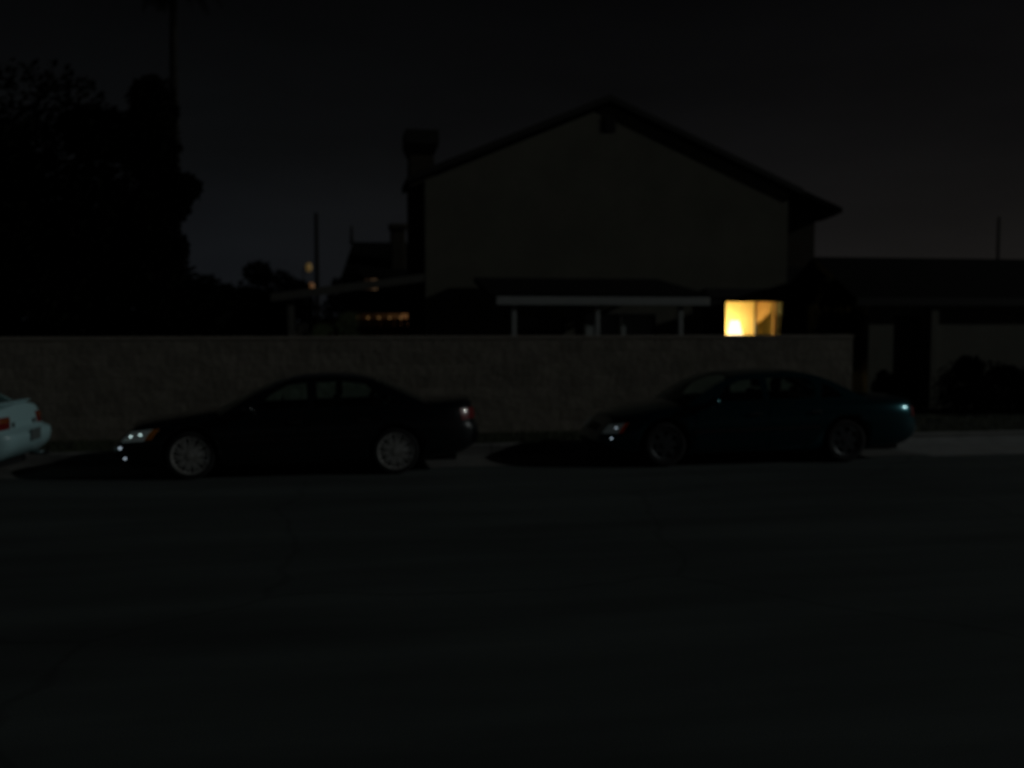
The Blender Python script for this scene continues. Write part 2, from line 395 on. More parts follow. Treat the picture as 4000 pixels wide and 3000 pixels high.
# chimney breast on the left flank
bm = B((1.80, 2.115, 23.95, 24.85, .15, 5.2))
hexa(bm, [(1.80,23.95,5.2),(2.4,23.95,5.2),(2.4,24.85,5.2),(1.80,24.85,5.2),(1.82,23.97,6.05),(2.38,23.97,6.05),(2.38,24.83,6.05),(1.82,24.83,6.05)])
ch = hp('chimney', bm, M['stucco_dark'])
bm = hexa(bmesh.new(), [(1.80,23.95,6.055),(2.4,23.95,6.055),(2.4,24.85,6.055),(1.80,24.85,6.055),(1.71,23.86,6.28),(2.49,23.86,6.28),(2.49,24.94,6.28),(1.71,24.94,6.28)])
box(bm, 1.71, 2.49, 23.86, 24.94, 6.283, 6.6)
hp('chimney_top', bm, M['trim_dark'], ch)
# rear wing on the right with its lower eave
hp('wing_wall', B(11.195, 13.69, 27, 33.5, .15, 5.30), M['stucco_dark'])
def wz(x): return 5.14+(14.22-x)*.39
bm = hexa(bmesh.new(), [(13.0,26.4,wz(13.0)),(14.22,26.4,wz(14.22)),(14.22,34,wz(14.22)),(13.0,34,wz(13.0)),
                        (13.0,26.4,wz(13.0)+.14),(14.22,26.4,wz(14.22)+.14),(14.22,34,wz(14.22)+.14),(13.0,34,wz(13.0)+.14)])
hp('wing_roof', bm, M['shingle'])
bm = hexa(bmesh.new(), [(13.69,26.6,4.93),(14.17,26.6,5.10),(14.17,33.9,5.10),(13.69,33.9,4.93),(13.69,26.6,5.3),(14.17,26.6,5.135),(14.17,33.9,5.135),(13.69,33.9,5.3)])
hp('eave_soffit', bm, M['trim_dark'])
bm = hexa(bmesh.new(), [(11.2,24.1,2.72),(13.2,24.1,2.72),(13.2,26.9,3.5),(11.2,26.9,3.5),(11.2,24.1,2.85),(13.2,24.1,2.85),(13.2,26.9,3.62),(11.2,26.9,3.62)])
hp('porch_roof', bm, M['shingle'])
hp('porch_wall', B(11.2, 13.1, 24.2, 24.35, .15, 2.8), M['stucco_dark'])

# lit window: frame, two sashes, glass, dark head trim
fr = hp('lit_window', B((WX0-.07, WX0, 23.44, 23.6, WZ0-.07, WZ1+.07), (WX1, WX1+.07, 23.44, 23.6, WZ0-.07, WZ1+.07),
        (WX0, WX1, 23.44, 23.6, WZ1, WZ1+.07), (WX0, WX1, 23.42, 23.6, WZ0-.07, WZ0)), M['trim_dark'])
hp('head_trim', B((9.02, 11.185, 23.40, 23.497, WZ1+.075, WZ1+.30), (9.02, 9.44, 23.43, 23.497, WZ0-.1, WZ1+.073)), M['trim_dark'], fr)
for q in ((WX0, 10.375), (10.378, WX1)):
    hp('sash', B((q[0], q[0]+.016, 23.50, 23.55, WZ0+.02, WZ1-.02), (q[1]-.016, q[1], 23.50, 23.55, WZ0+.02, WZ1-.02), (q[0], q[1], 23.50, 23.55, WZ0, WZ0+.02), (q[0], q[1], 23.50, 23.55, WZ1-.02, WZ1)), M['trim_dark'], fr)
hp('pane', B((WX0+.018, 10.357, 23.52, 23.526, WZ0, WZ1)), M['pane'], fr)
hp('pane', B((10.396, WX1-.018, 23.52, 23.526, WZ0, WZ1)), M['pane'], fr)
# room behind it
M['room'] = mat('room_plaster', (.80, .62, .27), .9, noise=.06, nscale=2)
M['room_dim'] = mat('room_dark_paint', (.30, .17, .06), .9, noise=.2, nscale=3)
hp('room_wall', B((8.7, 11.0, 24.95, 25.05, .3, 2.9), (8.6, 8.7, 23.7, 25.05, .3, 2.9), (8.7, 11.0, 23.7, 24.95, 2.8, 2.9), (8.7, 11.0, 23.7, 24.95, .2, .3)), M['room'])
hp('room_side_wall', B((11.001, 11.009, 23.7, 25.05, .2, 2.9)), M['room_dim'])
# patio-side windows of the house
for (a, b, c, d) in ((4.35, 5.45, 1.0, 2.14),):
    f = hp('window', B((a-.05, a, 23.45, 23.6, c-.05, d+.05), (b, b+.05, 23.45, 23.6, c-.05, d+.05), (a, b, 23.45, 23.6, d, d+.05), (a, b, 23.45, 23.6, c-.05, c), ((a+b)/2-.02, (a+b)/2+.02, 23.47, 23.6, c, d)), M['dull_trim'])
    hp('pane', B(a, b, 23.61, 23.62, c, d), M['dark_pane'], f)
f = hp('patio_door', B((5.95, 6.0, 23.45, 23.6, .3, 2.3), (7.75, 7.8, 23.45, 23.6, .3, 2.3), (6, 7.75, 23.45, 23.6, 2.25, 2.3), (6.85, 6.9, 23.47, 23.6, .3, 2.25)), M['dull_trim'])
hp('pane', B(6, 7.75, 23.61, 23.62, .3, 2.25), mat('curtained_glass', (.4, .43, .42), .4), f)

# curtain, lamp and wardrobe seen inside
M['curtain'] = mat('amber_curtain', (.5, .34, .10), .9, noise=.2, nscale=9)
t = thing('curtain', 'amber curtain tied back inside the right pane of the lit window', 'curtain', (10.80, 23.86, 1.3))
bm = bmesh.new(); nx, nz = 40, 14; G = []
for j in range(nz+1):
    row = []; z = j/nz*1.3
    left = -.26 + .40*min(1, max(0, (z-.72)/.3))**.6
    for i in range(nx+1):
        u = i/nx; x = left+(.17-left)*u
        row.append(bm.verts.new((x, .022*math.sin(u*30+z*1.5)+.04*(1-u), z)))
    G.append(row)
for j in range(nz):
    for i in range(nx): bm.faces.new((G[j][i], G[j][i+1], G[j+1][i+1], G[j+1][i]))
link('drape', bm, M['curtain'], t, smooth=True)
bm = bmesh.new(); tube(bm, (-.30, .03, 1.31), (.19, .03, 1.31), .012); link('curtain_rod', bm, M['wood'], t)
t = thing('table_lamp', 'glowing white table lamp inside the left pane of the lit window', 'lamp', (10.12, 24.2, 1.05))
M['shade'] = mat('lamp_shade_lit', (.9, .85, .7), .8, emit=(1, .86, .55), estr=2.6)
bm = bmesh.new(); lathe = []
n = 28
for r, z in ((.11, 1.04), (.19, .68)):
    lathe.append([bm.verts.new((r*math.cos(2*PI*i/n), r*math.sin(2*PI*i/n), z)) for i in range(n)])
for i in range(n): bm.faces.new((lathe[0][i], lathe[0][(i+1)%n], lathe[1][(i+1)%n], lathe[1][i]))
link('lamp_shade', bm, M['shade'], t, smooth=True)
bm = bmesh.new(); tube(bm, (0,0,0), (0,0,.03), .10, .09); tube(bm, (0,0,.03), (0,0,.35), .03, .08); tube(bm, (0,0,.35), (0,0,.65), .08, .02)
link('base', bm, M['wood'], t, smooth=True)
bm = bmesh.new(); bmesh.ops.create_icosphere(bm, subdivisions=2, radius=.045, matrix=Matrix.Translation((0, 0, .88)))
link('bulb', bm, mat('bulb_lit', (1, .9, .7), .5, emit=(1, .8, .45), estr=60), t, smooth=True)
pl_ = bpy.data.lights.new('bulb_light', 'POINT'); pl_.energy = 34; pl_.color = (1.0, .88, .43); pl_.shadow_soft_size = .06
po = bpy.data.objects.new('bulb_light', pl_); COL.objects.link(po); po.location = (10.24, 24.47, 1.92)
t = thing('side_table', 'small dark table under the lamp in the lit room', 'table', (10.12, 24.2, .3))
link('tabletop', B(-.3, .3, -.22, .22, .71, .745), M['wood'], t)
for sx in (-1, 1):
    for sy in (-1, 1): link('leg', B(sx*.27-.02, sx*.27+.02, sy*.19-.02, sy*.19+.02, 0, .71), M['wood'], t)

# ------------------------------------------------------------------ patio covers
t = thing('patio_cover', 'patio cover with dark roof and white fascia across the front of the house', 'patio cover', (5.8, 21, .15))
def pp(name, bm, m, par, org, **k):
    for v in bm.verts: v.co -= Vector(org)
    return link(name, bm, m, par, **k)
og = (5.8, 21, .15)
bm = hexa(bmesh.new(), [(3.25,20.95,2.56),(8.18,20.95,2.56),(7.75,23.37,2.98),(3.25,23.37,2.98),(3.25,20.95,2.66),(8.18,20.95,2.66),(7.75,23.37,3.10),(3.25,23.37,3.10)])
pp('roof', bm, M['shingle'], t, og)
pp('fascia', B((3.38, 8.15, 20.89, 20.945, 2.42, 2.60)), M['white_trim'], t, og, bev=.008)
for px in (3.78, 5.62, 7.51): pp('post', B(px-.05, px+.05, 20.96, 21.06, .15, 2.555), M['white_trim'], t, og, bev=.006)
for i in range(9):
    bm = hexa(bmesh.new(), [(3.5+i*.54,21.07,2.45),(3.55+i*.54,21.07,2.45),(3.55+i*.54,23.35,2.85),(3.5+i*.54,23.35,2.85),(3.5+i*.54,21.07,2.56),(3.55+i*.54,21.07,2.56),(3.55+i*.54,23.35,2.96),(3.5+i*.54,23.35,2.96)])
    pp('rafter', bm, M['dull_trim'], t, og)

t = thing('lean_to', 'sloping lean-to roof against the left side of the tall house', 'lean-to', (0, 23.6, .15))
og = (0, 23.6, .15)
def lz(x): return 2.64+(x+1.35)*.136
bm = hexa(bmesh.new(), [(-1.38,23.4,lz(-1.38)),(1.78,23.4,lz(1.78)),(1.78,27.5,lz(1.78)),(-1.38,27.5,lz(-1.38)),(-1.38,23.4,lz(-1.38)+.07),(1.78,23.4,lz(1.78)+.07),(1.78,27.5,lz(1.78)+.07),(-1.38,27.5,lz(-1.38)+.07)])
pp('roof', bm, M['shingle'], t, og)
bm = hexa(bmesh.new(), [(-1.42,23.33,lz(-1.42)-.11),(2.08,23.33,lz(2.08)-.11),(2.08,23.395,lz(2.08)-.11),(-1.42,23.395,lz(-1.42)-.11),(-1.42,23.33,lz(-1.42)+.075),(2.08,23.33,lz(2.08)+.075),(2.08,23.395,lz(2.08)+.075),(-1.42,23.395,lz(-1.42)+.075)])
pp('fascia', bm, M['dull_trim'], t, og)
for px, py in ((-.98, 23.45), (-.62, 27.2)): pp('post', B(px-.07, px+.07, py, py+.14, .15, lz(px)-.01), M['dull_trim'], t, og)

# ------------------------------------------------------------------ warm-lit fence, string lights, garden wall far behind
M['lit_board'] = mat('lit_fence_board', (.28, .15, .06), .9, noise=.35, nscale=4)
t = thing('wooden_fence', 'brown wooden fence lit orange behind the lean-to', 'fence', (1.0, 28.2, .15))
bm = bmesh.new()
for i in range(22):
    xx = -1.6+i*.19; box(bm, xx, xx+.165, 0, .03, 0, 2.0+random.uniform(-.02, .02))
link('boards', bm, M['lit_board'], t)
link('rail', B((-1.6, 2.6, -.05, -.004, 1.7, 1.78), (-1.6, 2.6, -.05, -.004, .4, .48)), M['wood'], t)
t = thing('string_lights', 'string of five small orange bulbs hung above the wooden fence', 'string lights', (.6, 27.9, 2.2))
M['orange_bulb'] = mat('orange_bulb', (.9, .5, .2), .5, emit=(1, .52, .18), estr=.14)
bm = bmesh.new(); P = [(-.25+i*.16, 0, .03-.02*math.sin(i/10*PI)) for i in range(11)]
for a, b in zip(P, P[1:]): tube(bm, a, b, .008, n=6)
link('cable', bm, M['plastic'], t)
for i in range(5):
    bm = bmesh.new(); bmesh.ops.create_icosphere(bm, subdivisions=2, radius=.032, matrix=Matrix.Translation((.02+i*.30, 0, -.03)))
    link('bulb', bm, M['orange_bulb'], t, smooth=True)
t = thing('lit_shed', 'small garden shed with a dim orange window beside the wooden fence', 'shed', (1.75, 29.0, .15))
link('wall', B((-1.5, .9, 0, .1, 0, 1.72), (-1.5, .9, 0, .1, 2.16, 2.4), (-1.5, -1.35, 0, .1, 1.72, 2.16), (.5, .9, 0, .1, 1.72, 2.16)), M['stucco_dark'], t)
bm = hexa(bmesh.new(), [(-1.6,-.2,2.4),(1.0,-.2,2.4),(1.0,2.2,2.7),(-1.6,2.2,2.7),(-1.6,-.2,2.5),(1.0,-.2,2.5),(1.0,2.2,2.8),(-1.6,2.2,2.8)])
link('roof', bm, M['shingle'], t)
win = link('window', B((-1.35, .5, .02, .06, 1.93, 1.955), *[(-1.35+i*.37-.012, -1.35+i*.37+.012, .02, .06, 1.72, 2.16) for i in range(6)]), M['trim_dark'], t)
for i, e in enumerate((.004, .006, .012, .026, .085)):
    link('pane', B(-1.338+i*.37, -.992+i*.37, .07, .075, 1.96, 2.14), mat('dim_orange_pane', (.1, .05, .02), .4, emit=(1, .45, .16), estr=e), win)
link('pane', B(.17, .49, .07, .075, 1.73, 1.92), mat('dim_orange_pane', (.1, .05, .02), .4, emit=(1, .45, .16), estr=.06), win)
link('pane', B(-.6, .1, .07, .075, 1.75, 1.92), mat('dim_orange_pane', (.1, .05, .02), .4, emit=(1, .45, .16), estr=.008), win)

# ------------------------------------------------------------------ far house
t = thing('distant_house', 'dark distant house with hipped roof and square chimney beyond the lean-to', 'house', (2.2, 42, .15))
link('wall', B(-1.5, 5, 0, 6, 0, 3.75), M['stucco_dark'], t)
bm = hexa(bmesh.new(), [(-1.9,-.4,3.75),(5.4,-.4,3.75),(5.4,6.4,3.75),(-1.9,6.4,3.75),(-1.35,2.4,5.38),(4.9,2.4,5.38),(4.9,3.4,5.38),(-1.35,3.4,5.38)])
rf = link('roof', bm, M['shingle'], t)
c = link('chimney', B((.18, .78, .2, .9, 3.75, 5.75), (.10, .86, .12, .98, 5.753, 6.0)), M['stucco_dark'], rf, bev=.05)
bm = bmesh.new(); tube(bm, (-1.4, 2.7, 5.3), (-1.4, 2.7, 6.1), .10, .05); link('vent_pipe', bm, M['trim_dark'], rf)
f = link('window', B((-.98, -.94, -.06, 0, 3.18, 3.72), (-.42, -.38, -.06, 0, 3.18, 3.72), (-.94, -.42, -.06, 0, 3.18, 3.22), (-.94, -.42, -.06, 0, 3.68, 3.72), (-.70, -.67, -.06, 0, 3.22, 3.68)), M['trim_dark'], t)
link('pane', B(-.94, -.70, -.03, -.01, 3.22, 3.68), mat('dim_warm_pane', (.1, .08, .05), .4, emit=(1, .6, .35), estr=.009), f)
link('pane', B(-.67, -.42, -.03, -.01, 3.22, 3.68), mat('warm_pane', (.1, .08, .05), .4, emit=(1, .6, .32), estr=.05), f)

# ------------------------------------------------------------------ neighbour's low house on the right
t = thing('low_house', 'long low house with black shingle roof at the right edge', 'house', (15, 20.3, .15))
og = (15, 20.3, .15)
GX0 = 11.62
bm = fill2d([subdiv_loop([(GX0, .15), (30, .15), (30, 2.5), (GX0, 2.5)], 2)] + [rect(12.22, 12.92, .17, 2.2)])
for v in bm.verts: v.co.y = 20.3
pp('wall', bm, M['stucco_pale'], t, og, solid=.2)
pp('side_wall', B(GX0, GX0+.2, 20.51, 24.1, .15, 2.5), M['stucco_dark'], t, og)
d = pp('door', B(12.22, 12.92, 20.46, 20.5, .17, 2.2), M['wood'], t, og)
pp('handle', B(12.80, 12.86, 20.42, 20.457, 1.1, 1.2), M['chrome'], d, og)
bm = hexa(bmesh.new(), [(11.2,20.12,2.44),(31,20.12,2.44),(31,22.3,3.46),(11.3,22.3,3.46),(11.2,20.12,2.58),(31,20.12,2.58),(31,22.3,3.61),(11.3,22.3,3.61)])
hexa(bm, [(11.3,22.305,3.46),(31,22.305,3.46),(31,24.6,2.44),(11.3,24.6,2.44),(11.3,22.305,3.61),(31,22.305,3.61),(31,24.6,2.58),(11.3,24.6,2.58)])
pp('roof', bm, M['shingle'], t, og)
pp('fascia', B(11.2, 31, 20.07, 20.117, 2.42, 2.59), M['trim_dark'], t, og)
pp('porch_post', B(13.02, 13.2, 20.13, 20.29, .15, 2.44), M['stucco_pale'], t, og, bev=.01)

# ------------------------------------------------------------------ vegetation
def leaf_cloud(bm, blobs, n, size, rng):
    for i in range(n):
        cx, cy, cz, rx, ry, rz = rng.choice(blobs)
        while True:
            p = Vector((rng.uniform(-1, 1), rng.uniform(-1, 1), rng.uniform(-1, 1)))
            if .25 < p.length < 1.0 + rng.uniform(-.05, .12): break
        c = Vector((cx+p.x*rx, cy+p.y*ry, cz+p.z*rz))
        s = size*rng.uniform(.6, 1.5)
        a = Vector((rng.gauss(0, 1), rng.gauss(0, 1), rng.gauss(0, 1))).normalized(); b = a.orthogonal().normalized()
        q = a.cross(b)
        v = [bm.verts.new(c + b*s + q*0), bm.verts.new(c + q*s*.45), bm.verts.new(c - b*s), bm.verts.new(c - q*s*.45)]
        bm.faces.new(v)
def tree(name, label, cat, loc, blobs, n, leaf, m, trunk_h, trunk_r, seed, group=None):
    rng = random.Random(seed)
    t = thing(name, label, cat, loc, 0, group)
    bm = bmesh.new(); leaf_cloud(bm, blobs, n, leaf, rng); link('crown', bm, m, t)
    bm = bmesh.new(); tube(bm, (0, 0, -.02 if loc[2] > 0 else .4), (0.05, 0, trunk_h), trunk_r, trunk_r*.6, n=10)
    for b in rng.sample(blobs, min(len(blobs), 6)):
        tube(bm, (0.05, 0, trunk_h*.85), (b[0]*.9, b[1]*.9, b[2]), trunk_r*.4, trunk_r*.12, n=6)
    link('trunk', bm, M['bark'], t)
    return t
def blobs(rng, n, cx, cz, rx, rz, ry, br):
    out = []
    for i in range(n):
        a = rng.uniform(0, 2*PI); q = math.sqrt(rng.random())
        out.append((cx+rx*q*math.cos(a), rng.uniform(-ry, ry), cz+rz*q*math.sin(a), br*rng.uniform(.6, 1.2), br*rng.uniform(.6, 1.1), br*rng.uniform(.5, 1.0)))
    return out
rg = random.Random(3)
tree('broadleaf_tree', 'biggest black-looking tree rising over the wall at the far left', 'tree', (-6.9, 22.5, .45),
     blobs(rg, 26, .3, 3.7, 2.0, 2.1, 1.2, 1.0) + blobs(rg, 12, .9, 2.2, 2.6, 1.4, 1.2, .9) + [(.9, 0, 6.2, 1.3, 1, .8), (.5, 0, 5.2, 1.5, 1, 1.0), (0, 0, 4.2, 2.0, 1, 1.2)], 24000, .095, M['leaf_dark'], 2.4, .22, 11)
tree('broadleaf_tree', 'narrower dark tree beside the palm with a ragged right edge', 'tree', (-3.95, 22.2, .4),
     [(0.25, 0, 6.1, .50, .5, .7), (.25, 0, 5.3, .55, .6, .8), (-.5, 0, 5.0, .9, .7, 1.0), (.15, 0, 3.9, .6, .6, .6), (.72, 0, 4.5, .48, .4, .30), (.5, 0, 4.1, .45, .4, .35), (-.9, 0, 5.6, .7, .5, .6),
      (.1, 0, 3.1, .8, .6, .8), (.3, 0, 2.4, .8, .6, .7), (-.4, 0, 2.4, 1.2, .7, 1.0), (.5, 0, 3.2, .4, .5, .4), (.8, 0, 1.7, .8, .5, .6), (-.9, 0, 3.9, 1.0, .6, .9), (-1.0, 0, 3.0, 1.0, .6, .9)], 20000, .085, M['leaf_dark'], 2.6, .16, 12)
rg = random.Random(9)
for i, (x, y, hh, rr_, lb) in enumerate([(-4.7, 39.5, 4.2, 1.5, 'low dark round tree at the left end of the distant row'), (-3.1, 40.5, 4.45, 1.9, 'tallest bushy dark tree in the distant row left of the utility pole'),
                                         (-1.8, 40, 3.95, 1.2, 'small dark tree at the right end of the distant row beside the utility pole')]):
    tree('distant_tree', lb, 'tree', (x, y, .15), blobs(rg, 10, 0, hh*.66, rr_*.75, hh*.2, .6, rr_*.36)+[(0, 0, hh*.40, rr_*1.25, .6, hh*.34), (0, 0, hh*.6, rr_*.9, .5, hh*.2)], 5200, .11, M['leaf_dark'], hh*.5, .12, 20+i, 'distant row of trees')
tree('distant_tree', 'dark bushy tree touching the left end of the distant house', 'tree', (.35, 38, .15), [(0, 0, 2.9, .6, .5, .7), (-.15, 0, 2.2, .8, .5, .7), (.3, 0, 3.4, .35, .4, .5), (-.2, 0, 1.2, .9, .5, .9)], 2200, .10, M['leaf_dark'], 2, .1, 31)
tree('garden_tree', 'dim olive tree between the tall house and the low house', 'tree', (11.05, 21.2, -.25), [(.25, 0, 2.5, .42, .4, .6), (.5, 0, 2.0, .45, .4, .5), (.1, 0, 2.95, .28, .3, .35), (.65, 0, 1.6, .35, .4, .4), (.05, 0, 2.0, .3, .3, .5)], 4200, .06, M['leaf'], 2.0, .07, 41)
# hedge behind the wall on the left
rg = random.Random(15)
for i in range(7):
    lb = ['leftmost tall dark bush behind the wall', 'second dark bush from the left behind the wall', 'third dark bush from the left behind the wall', 'middle dark bush of the row behind the wall',
          'dark bush behind the wall under the ragged tree edge', 'dark bush behind the wall left of the lean-to', 'dark bush behind the wall nearest the lean-to post'][i]
    hx = -8.6+i*1.15
    tree('bush', lb, 'bush', (hx, 24.6+rg.uniform(-.4, .4), .15), blobs(rg, 7, 0, 1.5+.0*i, .45, .55, .3, .55)+[(0, 0, .7, .7, .5, .7)], 2200, .08, M['leaf_dark'], 1.0, .06, 60+i, 'bushes behind the block wall')
for i, (x, y, z, lb) in enumerate([(-.30, 26.3, 1.72, 'pale green bush lit under the lean-to, nearest its rear post'), (.42, 26.5, 2.05, 'taller pale green bush lit under the lean-to roof')]):
    tree('lit_bush', lb, 'bush', (x, y, .15), [(0, 0, z, .28, .2, .14), (-.1, 0, z-.3, .3, .25, .3), (.05, 0, z-.8, .35, .3, .5)], 700, .045, M['leaf_glow'], z*.7, .03, 80+i, 'pale bushes under the lean-to')
for i, (x, y, r_, h_, lb) in enumerate([(11.35, 19.0, .36, .85, 'round dark shrub at the right end of the block wall'), (13.6, 19.2, 1.0, 1.1, 'wide dark shrub under the low house wall, nearer the porch post'),
                                       (15.3, 19.1, 1.05, 1.0, 'dark shrub under the low house wall at the right picture edge'), (17.0, 19.2, 1.0, .95, 'dark shrub cut off by the right picture edge')]):
    tree('shrub', lb, 'shrub', (x, y, .15), [(0, 0, h_*.55, r_, r_*.8, h_*.45), (-r_*.4, 0, h_*.45, r_*.6, r_*.5, h_*.4), (r_*.4, 0, h_*.4, r_*.6, r_*.5, h_*.38), (-r_*.2, .1, h_*.85, r_*.3, r_*.3, h_*.22), (r_*.55, -.1, h_*.7, r_*.28, r_*.3, h_*.2), (0, -.2, h_*.2, r_*1.15, r_*.9, h_*.2)], 6500, .045, M['leaf_dark'], h_*.5, .03, 90+i, 'shrubs before the low house')

# tall palm whose crown touches the top of the picture
t = thing('palm_tree', 'very tall thin palm trunk rising out of the picture at the upper left', 'palm tree', (-4.45, 30, .95))
bm = bmesh.new()
for k in range(20):
    z0, z1 = k*.55, (k+1)*.55
    tube(bm, (.004*k*k*.05, 0, z0), (.004*(k+1)**2*.05, 0, z1), .17-.004*k+.01, .165-.004*(k+1), n=12, cap=False)
link('trunk', bm, M['bark'], t)
bm = bmesh.new(); rg = random.Random(5)
for k in range(26):
    a = rg.uniform(0, 2*PI); el = rg.uniform(-.9, 1.1); L = rg.uniform(1.1, 1.7)
    p = Vector((.08, 0, 11.0)); d = Vector((math.cos(a)*math.cos(el), math.sin(a)*math.cos(el), math.sin(el)))
    for s in range(9):
        q = p + d*(L/9); side = d.cross(Vector((0, 0, 1))).normalized()
        for sg in (-1, 1):
            for m_ in range(3):
                b0 = p.lerp(q, m_/3); tip = b0 + side*sg*(.34*math.sin((s+1)/10*PI)+.06) + d*.12 - Vector((0, 0, .10))
                v = [bm.verts.new(b0), bm.verts.new(b0+d*.04), bm.verts.new(tip)]; bm.faces.new(v)
        p = q; d = (d - Vector((0, 0, .17))).normalized()
link('crown', bm, M['leaf_dark'], t)

# ------------------------------------------------------------------ poles and far lamps
def pole(name, label, loc, h, r, arm=None):
    t = thing(name, label, 'utility pole', loc)
    bm = bmesh.new(); tube(bm, (0, 0, 0), (0, 0, h), r*.62, r*.4, n=10); link('pole', bm, M['bark'], t)
    if arm: link('crossarm', B(-arm, arm, -.06, .06, h-.7, h-.58), M['bark'], t)
    return t
pole('utility_pole', 'thin utility pole rising beyond the dark trees left of the distant house', (-.81, 50, .15), 7.2, .22)
pole('utility_pole', 'faint thin pole rising over the low house at the right edge', (32.66, 45, .15), 7.1, .16)
M['sodium'] = mat('sodium_lamp', (.8, .5, .2), .5, emit=(1, .62, .18), estr=.05)
M['sodium2'] = mat('orange_lamp', (.8, .4, .2), .5, emit=(1, .45, .15), estr=.05)
for x, z, m_, lb in ((-1.68, 5.75, M['sodium'], 'distant amber street lamp glowing beside the utility pole'), (-1.52, 4.42, M['sodium2'], 'lower orange street lamp at the foot of the utility pole')):
    t = thing('street_lamp', lb, 'street lamp', (x, 70, .15), 0, 'distant street lamps')
    bm = bmesh.new(); tube(bm, (-.35, 0, 0), (-.35, 0, z-.25), .05, .04, n=8); tube(bm, (-.35, 0, z-.25), (0, 0, z), .035, n=8)
    link('post', bm, M['trim_dark'], t)
    bm = bmesh.new(); bmesh.ops.create_uvsphere(bm, u_segments=16, v_segments=10, radius=.5, matrix=Matrix.Translation((0, 0, z-.15)) @ Matrix.Diagonal((.42, .4, .62, 1)))
    link('lamp_head', bm, m_, t, smooth=True)

# ------------------------------------------------------------------ cars (nose towards -X, origin under the front axle on the centre line)
def bake(o):
    dg = bpy.context.evaluated_depsgraph_get(); dg.update()
    me = bpy.data.meshes.new_from_object(o.evaluated_get(dg)); o.modifiers.clear(); o.data = me
    return o

class Car:
    def __init__(s, **k):
        s.step = 0; s.box = 5.2; s.tailz = .30; s.__dict__.update(k)
        s.L = s.fo+s.wb+s.ro; s.xc = (-s.fo+s.wb+s.ro)/2; s.a = s.L/2; s.n = s.box
        s.zsh = s.shoulder
    def af(s, v): return s.a - smooth_curve([(0, .10), (.12, .03), (.3, 0), (.48, .02), (.60, .06), (.8, .13), (1, .26)], v)
    def ar(s, v): return s.a - smooth_curve([(0, .16), (.12, .04), (.3, 0), (.5, .015), (.58, .055+s.step), (.8, .075+s.step), (1, .12+s.step)], v)
    def hw(s, v): return s.W/2 - smooth_curve([(0, .10), (.08, .05), (.2, .025), (.45, .008), (.62, 0), (.8, .018), (.92, .05), (1, .10)], v)
    def z(s, x, v):
        zb = smooth_curve([(-s.fo, .24), (-s.fo+.4, .19), (0, .17), (s.wb, .19), (s.wb+s.ro-.4, .24), (s.wb+s.ro, s.tailz)], x)
        return zb + v*(smooth_curve(s.zsh, x)-zb)
    def ring(s, th, v, off=0.0):
        c, q = math.cos(th), math.sin(th); e = 2/s.n
        a = s.ar(v) if c > 0 else s.af(v)
        x = s.xc + (a+off)*math.copysign(abs(c)**e, c); y = (s.hw(v)+off)*math.copysign(abs(q)**e, q)
        return Vector((x, y, s.z(x, v)))
    def side(s, x, v, sg, off=0.0):
        a = s.ar(v) if x > s.xc else s.af(v)
        u = min(.9999, abs((x-s.xc)/(a+off)))
        return Vector((x, sg*(s.hw(v)+off)*(1-u**s.n)**(1/s.n), s.z(x, v)))

def patch(fn, u0, u1, v0, v1, nu, nv, off, depth=.02):
    """raised panel over the body surface fn(u, v, off)"""
    bm = bmesh.new(); G = []
    for j in range(nv+1):
        G.append([bm.verts.new(fn(u0+(u1-u0)*i/nu, v0+(v1-v0)*j/nv, off)) for i in range(nu+1)])
    for j in range(nv):
        for i in range(nu): bm.faces.new((G[j][i], G[j][i+1], G[j+1][i+1], G[j+1][i]))
    loop = [G[0][i] for i in range(nu+1)]+[G[j][nu] for j in range(1, nv+1)]+[G[nv][i] for i in range(nu-1, -1, -1)]+[G[j][0] for j in range(nv-1, 0, -1)]
    prm = [(u0+(u1-u0)*i/nu, v0) for i in range(nu+1)]+[(u1, v0+(v1-v0)*j/nv) for j in range(1, nv+1)]+[(u0+(u1-u0)*i/nu, v1) for i in range(nu-1, -1, -1)]+[(u0, v0+(v1-v0)*j/nv) for j in range(nv-1, 0, -1)]
    low = [bm.verts.new(fn(u, v, off-depth)) for u, v in prm]
    loop = [bm.verts.new(q.co) for q in loop]
    for i in range(len(loop)):
        k = (i+1) % len(loop); bm.faces.new((loop[i], low[i], low[k], loop[k]))
    bmesh.ops.recalc_face_normals(bm, faces=bm.faces)
    return bm

